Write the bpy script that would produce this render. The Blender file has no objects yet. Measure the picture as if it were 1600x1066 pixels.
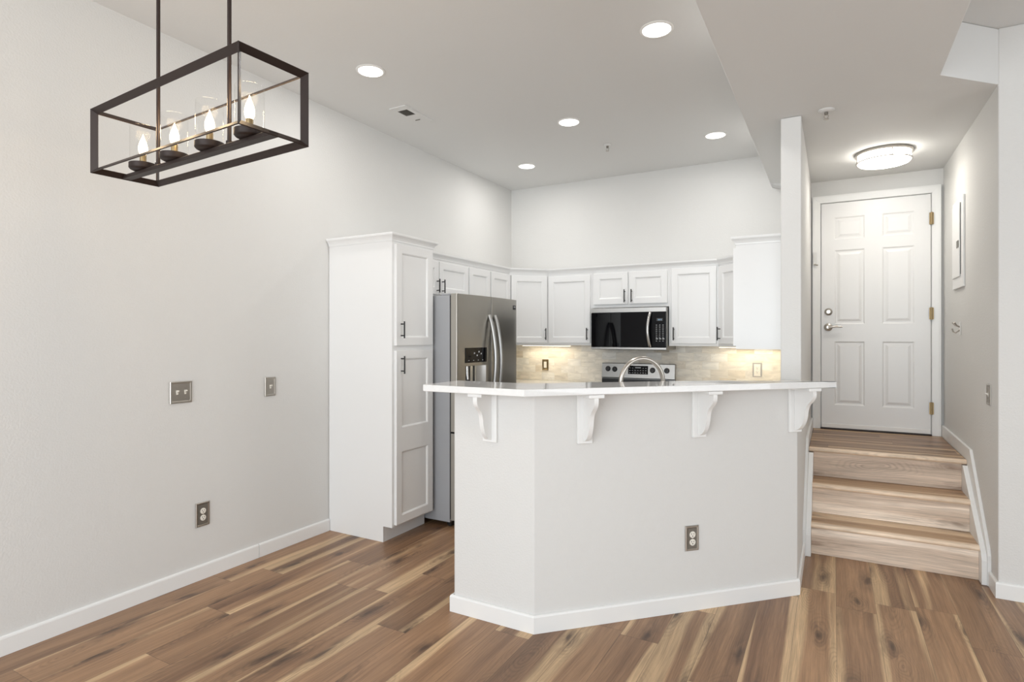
import bpy, bmesh, math, random
from mathutils import Vector, Matrix
random.seed(7)
C = bpy.context.scene
COL = C.collection
PI = math.pi

# ------------------------------------------------------------------ camera
cam_d = bpy.data.cameras.new('camera')
cam = bpy.data.objects.new('camera', cam_d)
COL.objects.link(cam)
cam.location = (3.1906, 0.0, 1.40)
cam.rotation_euler = (PI / 2, 0, 0.50541)
cam_d.sensor_width = 36.0
cam_d.lens = 36.0 * 907.18 / 1600.0
cam_d.shift_y = -(533.0 - 525.95) / 1600.0
cam_d.clip_start = 0.02
C.camera = cam

# ------------------------------------------------------------------ world and light
W = bpy.data.worlds.new('daylight')
C.world = W
W.use_nodes = True
W.node_tree.nodes['Background'].inputs[0].default_value = (0.80, 0.90, 1.0, 1)
W.node_tree.nodes['Background'].inputs[1].default_value = 1.0
vs = C.view_settings
vs.view_transform = 'Standard'
vs.look = 'None'
vs.gamma = 1.0
vs.exposure = 0.06
vs.use_curve_mapping = False
C.cycles.max_bounces = 10
C.cycles.diffuse_bounces = 6
C.cycles.caustics_reflective = False
C.cycles.caustics_refractive = False
C.cycles.sample_clamp_indirect = 6.0


def area(name, loc, rot, sx, sy, power, colr=(1, 1, 1), shape='RECTANGLE', spread=None):
    d = bpy.data.lights.new(name, 'AREA')
    d.shape = shape
    d.size = sx
    d.size_y = sy
    d.energy = power
    d.color = colr
    if spread:
        d.spread = spread
    o = bpy.data.objects.new(name, d)
    COL.objects.link(o)
    o.location = loc
    o.rotation_euler = rot
    return o


# daylight through the patio windows behind the camera
area('daylight_rear', (2.4, -3.02, 1.45), (PI / 2 + 0.22, 0, 0), 4.4, 2.3, 215, (0.895, 0.955, 1.0))
area('side_fill', (7.32, 0.6, 1.55), (0, PI / 2 + 0.22, 0), 1.9, 4.4, 88, (0.905, 0.96, 1.0))  # added fill lamp for the left wall; the side wall has no window

B = 5.749          # back wall
H = 3.052          # main ceiling
S = 2.751          # dropped ceiling
RX = 3.964         # right hall wall
RY = 3.984         # living room wall right of the hall


# ------------------------------------------------------------------ materials
def mat(name, col, rough=0.5, metal=0.0, spec=0.5, emis=None, estr=0.0, bump=None, coat=0.0):
    m = bpy.data.materials.new(name)
    m.use_nodes = True
    nt = m.node_tree
    b = nt.nodes['Principled BSDF']
    b.inputs['Base Color'].default_value = (*col, 1)
    b.inputs['Roughness'].default_value = rough
    b.inputs['Metallic'].default_value = metal
    b.inputs['Specular IOR Level'].default_value = spec
    b.inputs['Coat Weight'].default_value = coat
    if emis:
        b.inputs['Emission Color'].default_value = (*emis, 1)
        b.inputs['Emission Strength'].default_value = estr
    if bump:
        sc, st, dist = bump[:3]
        tc = nt.nodes.new('ShaderNodeTexCoord')
        n = nt.nodes.new('ShaderNodeTexNoise')
        n.inputs['Scale'].default_value = sc
        n.inputs['Detail'].default_value = 3
        if len(bump) > 3:
            mp = nt.nodes.new('ShaderNodeMapping')
            mp.inputs['Scale'].default_value = bump[3]
            nt.links.new(tc.outputs['Object'], mp.inputs[0])
            nt.links.new(mp.outputs[0], n.inputs['Vector'])
        else:
            nt.links.new(tc.outputs['Object'], n.inputs['Vector'])
        bp = nt.nodes.new('ShaderNodeBump')
        bp.inputs['Strength'].default_value = st
        bp.inputs['Distance'].default_value = dist
        nt.links.new(n.outputs['Fac'], bp.inputs['Height'])
        nt.links.new(bp.outputs[0], b.inputs['Normal'])
    return m


class NT:
    def __init__(s, m):
        s.nt = m.node_tree

    def n(s, t, **kw):
        x = s.nt.nodes.new(t)
        for k, v in kw.items():
            setattr(x, k, v)
        return x

    def l(s, a, b):
        if hasattr(a, 'links') or isinstance(a, bpy.types.NodeSocket):
            s.nt.links.new(a, b)
        else:
            b.default_value = a

    def math(s, op, a, b=0.0, c=None, clamp=False):
        x = s.n('ShaderNodeMath', operation=op, use_clamp=clamp)
        s.l(a, x.inputs[0])
        s.l(b, x.inputs[1])
        if c is not None:
            s.l(c, x.inputs[2])
        return x.outputs[0]

    def xyz(s, a, b, c):
        x = s.n('ShaderNodeCombineXYZ')
        s.l(a, x.inputs[0])
        s.l(b, x.inputs[1])
        s.l(c, x.inputs[2])
        return x.outputs[0]

    def noise(s, vec, scale=1.0, detail=2.0, rough=0.5, dist=0.0):
        x = s.n('ShaderNodeTexNoise')
        s.l(vec, x.inputs['Vector'])
        x.inputs['Scale'].default_value = scale
        x.inputs['Detail'].default_value = detail
        x.inputs['Roughness'].default_value = rough
        x.inputs['Distortion'].default_value = dist
        return x.outputs['Fac']

    def mul(s, vec, k):
        x = s.n('ShaderNodeVectorMath', operation='MULTIPLY')
        s.l(vec, x.inputs[0])
        x.inputs[1].default_value = k
        return x.outputs[0]

    def ramp(s, fac, stops):
        x = s.n('ShaderNodeValToRGB')
        s.l(fac, x.inputs[0])
        e = x.color_ramp.elements
        while len(e) < len(stops):
            e.new(0.5)
        for i, (p, c) in enumerate(stops):
            e[i].position = p
            e[i].color = (*c, 1) if len(c) == 3 else c
        return x.outputs[0]

    def mixc(s, mode, fac, a, b):
        x = s.n('ShaderNodeMix', data_type='RGBA', blend_type=mode)
        s.l(fac, x.inputs['Factor'])
        s.l(a, x.inputs['A'])
        s.l(b, x.inputs['B'])
        return x.outputs['Result']

    def remap(s, v, a, b, c, d):
        x = s.n('ShaderNodeMapRange', clamp=True)
        s.l(v, x.inputs[0])
        for i, k in enumerate((a, b, c, d)):
            x.inputs[i + 1].default_value = k
        return x.outputs[0]


def wood(name, axis='Y', pw=0.178, pl=1.22, tones=None, seams=True, rough=0.36, shift=0.0, knots=1.0, third='Z', gain=1.0):
    """Long wood planks: each plank its own tone, sapwood bands, grain lines and knots."""
    m = bpy.data.materials.new(name)
    m.use_nodes = True
    g = NT(m)
    bs = m.node_tree.nodes['Principled BSDF']
    tc = g.n('ShaderNodeTexCoord')
    sp = g.n('ShaderNodeSeparateXYZ')
    g.l(tc.outputs['Object'], sp.inputs[0])
    ax = {'X': 0, 'Y': 1, 'Z': 2}
    v = sp.outputs[ax[axis]]
    oth = [k for k in 'XYZ' if k not in (axis, third)][0]
    u = g.math('ADD', sp.outputs[ax[oth]], shift)
    if third != 'Z':
        pass
    ru = g.math('DIVIDE', u, pw)
    row = g.math('FLOOR', ru)
    fu = g.math('FRACT', ru)
    w1 = g.n('ShaderNodeTexWhiteNoise', noise_dimensions='1D')
    g.l(row, w1.inputs['W'])
    v2 = g.math('ADD', g.math('DIVIDE', v, pl), g.math('MULTIPLY', w1.outputs['Value'], 7.31))
    col = g.math('FLOOR', v2)
    fv = g.math('FRACT', v2)
    w2 = g.n('ShaderNodeTexWhiteNoise', noise_dimensions='2D')
    g.l(g.xyz(row, col, 0.0), w2.inputs['Vector'])
    rs = g.n('ShaderNodeSeparateXYZ')
    g.l(w2.outputs['Color'], rs.inputs[0])
    r1, r2, r3 = rs.outputs
    P = g.xyz(g.math('MULTIPLY_ADD', r1, 13.7, u), g.math('MULTIPLY_ADD', r2, 31.0, v), g.math('MULTIPLY', r3, 9.0))
    wob = g.noise(g.mul(P, (2.5, 1.0, 1)), 1.0, 2)
    Pw = g.n('ShaderNodeVectorMath', operation='ADD')
    g.l(P, Pw.inputs[0])
    g.l(g.xyz(g.math('MULTIPLY', g.math('SUBTRACT', wob, 0.5), 0.06), 0.0, 0.0), Pw.inputs[1])
    Pw = Pw.outputs[0]
    dark, midc, light, knotc = tones or ((0.190, 0.101, 0.054), (0.360, 0.208, 0.112), (0.590, 0.405, 0.232), (0.070, 0.035, 0.020))
    # heartwood: soft drift between dark and mid brown, each plank its own level
    drift = g.noise(g.mul(Pw, (13.0, 0.55, 1)), 1.0, 3.0, 0.55)
    lvl = g.math('ADD', g.remap(drift, 0.30, 0.66, 0.15, 0.95), g.math('MULTIPLY', g.math('SUBTRACT', r3, 0.45), 0.75), clamp=True)
    heart = g.mixc('MIX', lvl, (*dark, 1), (*midc, 1))
    # sapwood: straight pale streaks, mostly along plank edges
    sapn = g.noise(g.mul(Pw, (9.0, 0.30, 1)), 1.0, 1.5, 0.5)
    if seams:
        en = g.math('MULTIPLY', g.math('ABSOLUTE', g.math('SUBTRACT', fu, 0.5)), 2.0)
        sapn = g.math('ADD', sapn, g.math('MULTIPLY', g.math('POWER', en, 3.0), 0.13))
    sapn = g.math('ADD', sapn, g.math('MULTIPLY', g.math('SUBTRACT', r1, 0.5), 0.10))
    sap = g.remap(sapn, 0.575, 0.655, 0.0, 0.92)
    base = g.mixc('MIX', sap, heart, (*light, 1))
    g1 = g.remap(g.noise(g.mul(Pw, (230, 6.0, 1)), 1.0, 3, 0.65), 0.3, 0.7, 0.78, 1.16)
    g2 = g.remap(g.noise(g.mul(Pw, (75, 1.6, 1)), 1.0, 4, 0.6), 0.3, 0.7, 0.82, 1.14)
    # growth rings around knots
    nz = g.noise(g.mul(P, (24, 7, 1)), 1.0, 3)
    nz2 = g.noise(g.mul(P, (7, 2, 1)), 1.0, 2)
    kd = g.n('ShaderNodeVectorMath', operation='ADD')
    g.l(g.mul(P, (6.0, 1.55, 1)), kd.inputs[0])
    g.l(g.xyz(g.math('MULTIPLY_ADD', nz2, 0.5, g.math('MULTIPLY', nz, 0.16)), g.math('MULTIPLY', nz2, 0.6), 0.0), kd.inputs[1])
    vo = g.n('ShaderNodeTexVoronoi', feature='F1', voronoi_dimensions='2D')
    g.l(kd.outputs[0], vo.inputs['Vector'])
    vo.inputs['Scale'].default_value = 1.0
    dist = vo.outputs['Distance']
    ks = g.n('ShaderNodeSeparateXYZ')
    g.l(vo.outputs['Color'], ks.inputs[0])
    rings = g.math('POWER', g.remap(g.math('SINE', g.math('MULTIPLY', dist, 95.0)), -1.0, 1.0, 0.0, 1.0), 2.0)
    fade = g.remap(dist, 0.10, 0.50, 0.24, 0.0)
    g3 = g.math('SUBTRACT', 1.0, g.math('MULTIPLY', rings, g.math('MULTIPLY', fade, g.remap(ks.outputs[1], 0.35, 0.45, 0.0, 1.0))))
    # knots: ragged dark brown blotches
    has = g.remap(ks.outputs[0], 0.26, 0.32, 0.0, 1.0)
    rag = g.math('MULTIPLY', dist, g.remap(nz, 0.25, 0.75, 0.55, 1.5))
    halo = g.math('MULTIPLY', g.remap(rag, 0.05, 0.36, 0.85 * knots, 0.0), has)
    core = g.math('MULTIPLY', g.remap(rag, 0.04, 0.13, 0.9 * knots, 0.0), has)
    kf = g.math('MULTIPLY', g.math('MAXIMUM', g.math('MULTIPLY', halo, g.remap(nz, 0.40, 0.60, 0.05, 1.0)), core), 1.0, clamp=True)
    f = g.math('MULTIPLY', g.math('MULTIPLY', g1, g2), g3)
    pt = g.remap(r2, 0.0, 1.0, 0.88 * gain, 1.10 * gain)
    f = g.math('MULTIPLY', f, pt)
    if seams:
        e1 = g.math('MULTIPLY', g.math('MINIMUM', fu, g.math('SUBTRACT', 1.0, fu)), pw)
        e2 = g.math('MULTIPLY', g.math('MINIMUM', fv, g.math('SUBTRACT', 1.0, fv)), pl)
        e = g.math('MINIMUM', e1, e2)
        f = g.math('MULTIPLY', f, g.remap(e, 0.0006, 0.0016, 0.5, 1.0))
    base = g.mixc('MIX', kf, base, (*knotc, 1))
    colr = g.mixc('MULTIPLY', 1.0, base, g.xyz(f, f, f))
    g.l(colr, bs.inputs['Base Color'])
    rr = g.remap(g2, 0.8, 1.16, rough + 0.05, rough - 0.03)
    g.l(rr, bs.inputs['Roughness'])
    bp = g.n('ShaderNodeBump')
    bp.inputs['Strength'].default_value = 0.12
    bp.inputs['Distance'].default_value = 0.001
    g.l(g1, bp.inputs['Height'])
    g.l(bp.outputs[0], bs.inputs['Normal'])
    return m


def tile_mat():
    m = bpy.data.materials.new('travertine_tile')
    m.use_nodes = True
    g = NT(m)
    bs = m.node_tree.nodes['Principled BSDF']
    tc = g.n('ShaderNodeTexCoord')
    sp = g.n('ShaderNodeSeparateXYZ')
    g.l(tc.outputs['Object'], sp.inputs[0])
    vec = g.xyz(sp.outputs[0], sp.outputs[2], 0.0)
    br = g.n('ShaderNodeTexBrick')
    br.offset = 0.5
    g.l(vec, br.inputs['Vector'])
    br.inputs['Color1'].default_value = (0, 0, 0, 1)
    br.inputs['Color2'].default_value = (1, 1, 1, 1)
    br.inputs['Mortar'].default_value = (0.5, 0.5, 0.5, 1)
    br.inputs['Scale'].default_value = 1.0
    br.inputs['Mortar Size'].default_value = 0.0022
    br.inputs['Mortar Smooth'].default_value = 0.2
    br.inputs['Brick Width'].default_value = 0.155
    br.inputs['Row Height'].default_value = 0.0775
    rnd = g.n('ShaderNodeSeparateXYZ')
    g.l(br.outputs['Color'], rnd.inputs[0])
    r = rnd.outputs[0]
    base = g.ramp(r, [(0.0, (0.66, 0.58, 0.47)), (0.18, (0.80, 0.74, 0.645)), (0.42, (0.86, 0.82, 0.745)),
                      (0.66, (0.76, 0.70, 0.61)), (0.82, (0.87, 0.845, 0.79)), (1.0, (0.73, 0.70, 0.65))])
    P = g.xyz(g.math('MULTIPLY_ADD', r, 3.0, sp.outputs[0]), sp.outputs[2], g.math('MULTIPLY', r, 9.0))
    vein = g.noise(g.mul(P, (7, 22, 1)), 1.0, 5, 0.6, 0.8)
    f = g.remap(vein, 0.25, 0.75, 0.76, 1.13)
    colr = g.mixc('MULTIPLY', 1.0, base, g.xyz(f, f, f))
    pit = g.remap(g.noise(g.mul(P, (40, 60, 1)), 1.0, 3, 0.6), 0.66, 0.73, 1.0, 0.74)
    colr = g.mixc('MULTIPLY', 1.0, colr, g.xyz(pit, pit, pit))
    colr = g.mixc('MIX', br.outputs['Fac'], colr, (0.72, 0.68, 0.60, 1))
    g.l(colr, bs.inputs['Base Color'])
    bs.inputs['Roughness'].default_value = 0.55
    bp = g.n('ShaderNodeBump')
    bp.inputs['Strength'].default_value = 0.5
    bp.inputs['Distance'].default_value = 0.002
    g.l(g.math('SUBTRACT', 1.0, br.outputs['Fac']), bp.inputs['Height'])
    g.l(bp.outputs[0], bs.inputs['Normal'])
    return m


def quartz_mat():
    m = mat('white_quartz', (0.80, 0.80, 0.79), 0.008, 0, 0.5)
    g = NT(m)
    bs = m.node_tree.nodes['Principled BSDF']
    tc = g.n('ShaderNodeTexCoord')
    n = g.noise(tc.outputs['Object'], 5.0, 6, 0.6, 1.5)
    g.l(g.ramp(n, [(0.40, (0.775, 0.775, 0.77)), (0.50, (0.755, 0.755, 0.75)), (0.55, (0.78, 0.78, 0.775))]), bs.inputs['Base Color'])
    return m


def steel_mat(name, col, rough, dirn=(2, 2, 90)):
    m = mat(name, col, rough, 1.0)
    g = NT(m)
    bs = m.node_tree.nodes['Principled BSDF']
    tc = g.n('ShaderNodeTexCoord')
    n = g.noise(g.mul(tc.outputs['Object'], dirn), 4.0, 3)
    g.l(g.remap(n, 0.3, 0.7, rough - 0.012, rough + 0.012), bs.inputs['Roughness'])
    return m


def glass_mat():
    m = bpy.data.materials.new('clear_glass')
    m.use_nodes = True
    nt = m.node_tree
    nt.nodes.clear()
    g = NT(m)
    out = g.n('ShaderNodeOutputMaterial')
    tr = g.n('ShaderNodeBsdfTransparent')
    tr.inputs[0].default_value = (0.985, 0.985, 0.98, 1)
    gl = g.n('ShaderNodeBsdfGlossy')
    gl.inputs['Roughness'].default_value = 0.10
    lw = g.n('ShaderNodeLayerWeight')
    lw.inputs[0].default_value = 0.5
    fc = g.math('MULTIPLY_ADD', g.math('POWER', lw.outputs['Facing'], 5.0), 0.32, 0.006)
    mx = g.n('ShaderNodeMixShader')
    g.l(fc, mx.inputs[0])
    g.l(tr.outputs[0], mx.inputs[1])
    g.l(gl.outputs[0], mx.inputs[2])
    g.l(mx.outputs[0], out.inputs[0])
    return m


M = {}
M['wall'] = mat('wall_paint', (0.665, 0.660, 0.645), 0.7, 0, 0.12, bump=(105, 0.34, 0.004))
M['ceil'] = mat('ceiling_paint', (0.68, 0.68, 0.67), 0.7, 0, 0.25, bump=(60, 0.15, 0.004))
M['trim'] = mat('trim_paint', (0.78, 0.78, 0.77), 0.38, 0, 0.45)
M['cab'] = mat('cabinet_paint', (0.785, 0.785, 0.78), 0.34, 0, 0.5)
M['door'] = mat('door_paint', (0.76, 0.757, 0.75), 0.36, 0, 0.5)
M['floor'] = wood('hickory_plank_floor')
M['landing'] = wood('hickory_plank_landing', axis='X', pw=0.13, pl=1.22, shift=0.03)
M['tread'] = wood('oak_stair_tread', axis='X', pw=3.0, pl=9.0, seams=False, rough=0.4, knots=0.8, gain=1.08,
                  tones=((0.38, 0.23, 0.13), (0.60, 0.41, 0.255), (0.74, 0.56, 0.38), (0.16, 0.085, 0.05)))
M['riser'] = wood('pale_oak_riser', axis='X', pw=3.0, pl=9.0, seams=False, rough=0.45, third='Y', knots=0.8, gain=1.12,
                  tones=((0.55, 0.43, 0.335), (0.79, 0.65, 0.525), (0.88, 0.76, 0.64), (0.26, 0.175, 0.125)))
M['nosing'] = wood('lit_oak_nosing', axis='X', pw=3.0, pl=9.0, seams=False, rough=0.38, knots=0.6, gain=1.15, shift=0.7,
                   tones=((0.64, 0.48, 0.35), (0.82, 0.66, 0.50), (0.90, 0.77, 0.62), (0.26, 0.165, 0.11)))  # paler than the tread: light on the nosing fronts put into the wood colour
M['tile'] = tile_mat()
M['quartz'] = quartz_mat()
M['steel'] = steel_mat('stainless_steel', (0.60, 0.59, 0.575), 0.26)
M['dsteel'] = steel_mat('dark_stainless_steel', (0.355, 0.335, 0.30), 0.30)
M['fside'] = mat('grey_appliance_side', (0.33, 0.335, 0.35), 0.42)
M['nickel'] = mat('brushed_nickel', (0.50, 0.47, 0.43), 0.3, 1.0)
M['edge'] = mat('fridge_door_edge', (0.33, 0.31, 0.275), 0.45, 0.3)
M['msteel'] = steel_mat('satin_steel', (0.42, 0.415, 0.405), 0.36)
M['plate'] = mat('pewter_plate', (0.44, 0.41, 0.37), 0.36, 1.0)
M['plate_dark'] = mat('dark_pewter_plate', (0.215, 0.20, 0.175), 0.4, 0.6)
M['black'] = mat('matt_black_metal', (0.014, 0.013, 0.013), 0.4, 0.2)
M['bronze'] = mat('oil_rubbed_bronze', (0.028, 0.017, 0.014), 0.5, 0.3)
M['blackglass'] = mat('black_glass', (0.003, 0.003, 0.004), 0.03, 0, 0.13)
M['plastic_black'] = mat('black_plastic', (0.015, 0.015, 0.015), 0.35)
M['ivory'] = mat('ivory_plastic', (0.78, 0.75, 0.68), 0.35)
M['white'] = mat('white_plastic', (0.78, 0.77, 0.75), 0.4)
M['brass'] = mat('antique_brass', (0.33, 0.245, 0.135), 0.4, 1.0)
M['mark'] = mat('grey_print', (0.55, 0.56, 0.57), 0.5)
M['screen'] = mat('blue_display', (0.01, 0.02, 0.03), 0.2, emis=(0.35, 0.62, 0.85), estr=0.5)
M['dark'] = mat('dark_void', (0.02, 0.02, 0.02), 0.8)
M['glass'] = glass_mat()
M['bulb'] = mat('lit_candle_bulb', (1, 0.9, 0.75), 0.3, emis=(1.0, 0.78, 0.48), estr=8.0)
M['lens'] = mat('lit_led_lens', (1, 1, 1), 0.4, emis=(1.0, 0.99, 0.96), estr=5.0)
M['dome'] = mat('lit_frosted_glass', (1, 1, 1), 0.4, emis=(1.0, 0.955, 0.875), estr=13.0)
M['strip'] = mat('lit_strip_lens', (1, 1, 1), 0.4, emis=(1.0, 0.86, 0.62), estr=3.0)


# ------------------------------------------------------------------ mesh helpers
def new_obj(name, bm, m, parent=None, smooth=None):
    bmesh.ops.recalc_face_normals(bm, faces=bm.faces)
    me = bpy.data.meshes.new(name)
    bm.to_mesh(me)
    bm.free()
    o = bpy.data.objects.new(name, me)
    COL.objects.link(o)
    if m:
        me.materials.append(m)
    if smooth is not None:
        for p in me.polygons:
            p.use_smooth = True
        me.set_sharp_from_angle(angle=math.radians(smooth))
        wn = o.modifiers.new('weighted_normal', 'WEIGHTED_NORMAL')
        wn.keep_sharp = True
    if parent:
        o.parent = parent
    return o


def thing(name, label, cat, loc=(0, 0, 0), rz=0.0, group=None):
    o = bpy.data.objects.new(name, None)
    o.empty_display_size = 0.1
    COL.objects.link(o)
    o.location = loc
    o.rotation_euler = (0, 0, rz)
    o['label'] = label
    o['category'] = cat
    if group:
        o['group'] = group
    return o


def struct(name, bm, m, parent=None, smooth=None):
    o = new_obj(name, bm, m, parent, smooth)
    if not parent:
        o['kind'] = 'structure'
    return o


def box(bm, x0, x1, y0, y1, z0, z1, bev=0.0, seg=1):
    t = bmesh.new()
    vs_ = [t.verts.new((x, y, z)) for x in (x0, x1) for y in (y0, y1) for z in (z0, z1)]
    for f in ((0, 1, 3, 2), (4, 6, 7, 5), (0, 4, 5, 1), (2, 3, 7, 6), (0, 2, 6, 4), (1, 5, 7, 3)):
        t.faces.new([vs_[i] for i in f])
    if bev > 0:
        bmesh.ops.bevel(t, geom=list(t.edges), offset=bev, segments=seg, profile=0.5, affect='EDGES')
    merge(bm, t)


def merge(bm, t, mx=None):
    if mx is not None:
        bmesh.ops.transform(t, matrix=mx, verts=t.verts)
    bmesh.ops.recalc_face_normals(t, faces=t.faces)
    vm = {}
    for v in t.verts:
        vm[v] = bm.verts.new(v.co)
    for f in t.faces:
        try:
            bm.faces.new([vm[v] for v in f.verts])
        except ValueError:
            pass
    t.free()


def BX(*a, **k):
    bm = bmesh.new()
    box(bm, *a, **k)
    return bm


def prism(bm, poly, z0, z1, bev=0.0):
    t = bmesh.new()
    a = [t.verts.new((x, y, z0)) for x, y in poly]
    b = [t.verts.new((x, y, z1)) for x, y in poly]
    n = len(poly)
    t.faces.new(a[::-1])
    t.faces.new(b)
    for i in range(n):
        t.faces.new((a[i], a[(i + 1) % n], b[(i + 1) % n], b[i]))
    bmesh.ops.recalc_face_normals(t, faces=t.faces)
    if bev > 0:
        ed = [e for e in t.edges if abs(e.verts[0].co.z - e.verts[1].co.z) < 1e-6]
        bmesh.ops.bevel(t, geom=ed, offset=bev, segments=2, profile=0.5, affect='EDGES')
    merge(bm, t)


def prism_yz(bm, poly, x0, x1):
    t = bmesh.new()
    a = [t.verts.new((x0, y, z)) for y, z in poly]
    b = [t.verts.new((x1, y, z)) for y, z in poly]
    n = len(poly)
    t.faces.new(a)
    t.faces.new(b[::-1])
    for i in range(n):
        t.faces.new((a[i], a[(i + 1) % n], b[(i + 1) % n], b[i]))
    merge(bm, t)


def round_poly(pts, rad, seg=5):
    out = []
    n = len(pts)
    for i, p in enumerate(pts):
        r = rad.get(i, 0)
        if r <= 0:
            out.append(p)
            continue
        p0 = Vector(pts[i - 1]) - Vector(p)
        p1 = Vector(pts[(i + 1) % n]) - Vector(p)
        p0.normalize()
        p1.normalize()
        a = p0.angle(p1)
        d = r / math.tan(a / 2)
        c = Vector(p) + (p0 + p1).normalized() * (r / math.sin(a / 2))
        s = Vector(p) + p0 * d - c
        e = Vector(p) + p1 * d - c
        for k in range(seg + 1):
            t = k / seg
            q = (s * (1 - t) + e * t).normalized() * r
            out.append((c.x + q.x, c.y + q.y))
    return out


def sweep(bm, path, prof, z=0.0):
    """profile (out, up) carried along a flat path, mitred; out is to the right of travel"""
    n = len(path)
    rings = []
    for i in range(n):
        p = Vector(path[i])
        ds = []
        if i > 0:
            ds.append((p - Vector(path[i - 1])).normalized())
        if i < n - 1:
            ds.append((Vector(path[i + 1]) - p).normalized())
        ns = [Vector((d.y, -d.x)) for d in ds]
        if len(ns) == 1:
            nn = ns[0]
        else:
            nn = (ns[0] + ns[1])
            nn = nn / max(1e-6, nn.dot(ns[0]))
        rings.append([bm.verts.new((p.x + nn.x * o, p.y + nn.y * o, z + u)) for o, u in prof])
    m = len(prof)
    for i in range(n - 1):
        for j in range(m):
            bm.faces.new((rings[i][j], rings[i][(j + 1) % m], rings[i + 1][(j + 1) % m], rings[i + 1][j]))
    bm.faces.new(rings[0])
    bm.faces.new(rings[-1][::-1])


def tube(bm, pts, r, seg=12, flat=1.0, caps=True):
    pts = [Vector(p) for p in pts]
    n = len(pts)
    rs = r if isinstance(r, (list, tuple)) else [r] * n
    up = None
    rings = []
    for i in range(n):
        d = (pts[min(i + 1, n - 1)] - pts[max(i - 1, 0)]).normalized()
        if up is None:
            up = Vector((0, 0, 1)) if abs(d.z) < 0.9 else Vector((1, 0, 0))
        a = d.cross(up).normalized()
        b = a.cross(d).normalized()
        up = b
        rings.append([bm.verts.new(pts[i] + (a * math.cos(t) + b * math.sin(t) * flat) * rs[i])
                      for t in [2 * PI * k / seg for k in range(seg)]])
    for i in range(n - 1):
        for k in range(seg):
            bm.faces.new((rings[i][k], rings[i][(k + 1) % seg], rings[i + 1][(k + 1) % seg], rings[i + 1][k]))
    if caps:
        bm.faces.new(rings[0][::-1])
        bm.faces.new(rings[-1])


def lathe(bm, prof, c=(0, 0, 0), seg=24, mx=None, sy=1.0):
    """prof: list of (radius, z); spun about z"""
    t = bmesh.new()
    rings = []
    for r, z in prof:
        if r < 1e-6:
            rings.append([t.verts.new((0, 0, z))])
        else:
            rings.append([t.verts.new((r * math.cos(2 * PI * k / seg), r * math.sin(2 * PI * k / seg) * sy, z)) for k in range(seg)])
    for a, b in zip(rings[:-1], rings[1:]):
        if len(a) == 1 and len(b) == 1:
            continue
        for k in range(seg):
            k2 = (k + 1) % seg
            if len(a) == 1:
                t.faces.new((a[0], b[k], b[k2]))
            elif len(b) == 1:
                t.faces.new((a[k], b[0], a[k2]))
            else:
                t.faces.new((a[k], b[k], b[k2], a[k2]))
    if len(rings[0]) > 1:
        t.faces.new(rings[0][::-1])
    if len(rings[-1]) > 1:
        t.faces.new(rings[-1])
    m_ = Matrix.Translation(c)
    if mx is not None:
        m_ = m_ @ mx
    merge(bm, t, m_)


FACE_FRONT = Matrix.Rotation(PI / 2, 4, 'X')     # z axis of a lathe points to -Y


def panel_slab(w, h, t, panels, steps, cham=0.002, curve=None, extra_x=()):
    """Slab in x 0..w, z 0..h; front face at y=0 looking to -Y, back at y=t; panels are inset by steps."""
    bm = bmesh.new()
    xs = sorted({cham, w - cham, *[p[0] for p in panels], *[p[2] for p in panels], *extra_x})
    zs = sorted({cham, h - cham, *[p[1] for p in panels], *[p[3] for p in panels]})
    V_ = [[bm.verts.new((x, 0, z)) for z in zs] for x in xs]
    cells = {}
    for i in range(len(xs) - 1):
        for j in range(len(zs) - 1):
            cells[i, j] = bm.faces.new((V_[i][j], V_[i + 1][j], V_[i + 1][j + 1], V_[i][j + 1]))
    loop = [V_[i][0] for i in range(len(xs))] + [V_[-1][j] for j in range(1, len(zs))] + \
           [V_[i][-1] for i in range(len(xs) - 2, -1, -1)] + [V_[0][j] for j in range(len(zs) - 2, 0, -1)]
    def snap(v, lo, hi, full):
        return 0.0 if abs(v - lo) < 1e-7 else (full if abs(v - hi) < 1e-7 else v)
    mid = [bm.verts.new((snap(v.co.x, cham, w - cham, w), cham, snap(v.co.z, cham, h - cham, h))) for v in loop]
    back = [bm.verts.new((v.co.x, t, v.co.z)) for v in mid]
    n = len(loop)
    for i in range(n):
        k = (i + 1) % n
        bm.faces.new((loop[i], mid[i], mid[k], loop[k]))
        bm.faces.new((mid[i], back[i], back[k], mid[k]))
    bm.faces.new(back[::-1])
    bm.normal_update()
    for p in panels:
        fs = [cells[i, j] for (i, j) in cells if xs[i] >= p[0] - 1e-6 and xs[i + 1] <= p[2] + 1e-6
              and zs[j] >= p[1] - 1e-6 and zs[j + 1] <= p[3] + 1e-6]
        if fs[0].normal.y > 0:
            for f in fs:
                f.normal_flip()
        for th, dp in steps:
            bmesh.ops.inset_region(bm, faces=fs, thickness=th, depth=dp, use_even_offset=True, use_boundary=True)
            bm.normal_update()
    if curve:
        for v in bm.verts:
            if v.co.y < t - 1e-6:
                v.co.y -= curve(v.co.x)
    return bm


def shaker(w, h, rail=0.055, mids=()):
    zs = [rail] + [z for m in mids for z in m] + [h - rail]
    pn = [(rail, zs[i], w - rail, zs[i + 1]) for i in range(0, len(zs), 2)]
    return panel_slab(w, h, 0.02, pn, [(0.007, -0.004), (0.004, -0.006)])


def bar_pull(parent, x, z0, z1, y=0.0, m=None):
    bm = bmesh.new()
    tube(bm, [(x, y - 0.030, z0), (x, y - 0.030, z1)], 0.0052, 10)
    for z in (z0 + 0.018, z1 - 0.018):
        tube(bm, [(x, y, z), (x, y - 0.030, z)], 0.0042, 8)
    return new_obj('handle', bm, m or M['black'], parent, 40)


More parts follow.
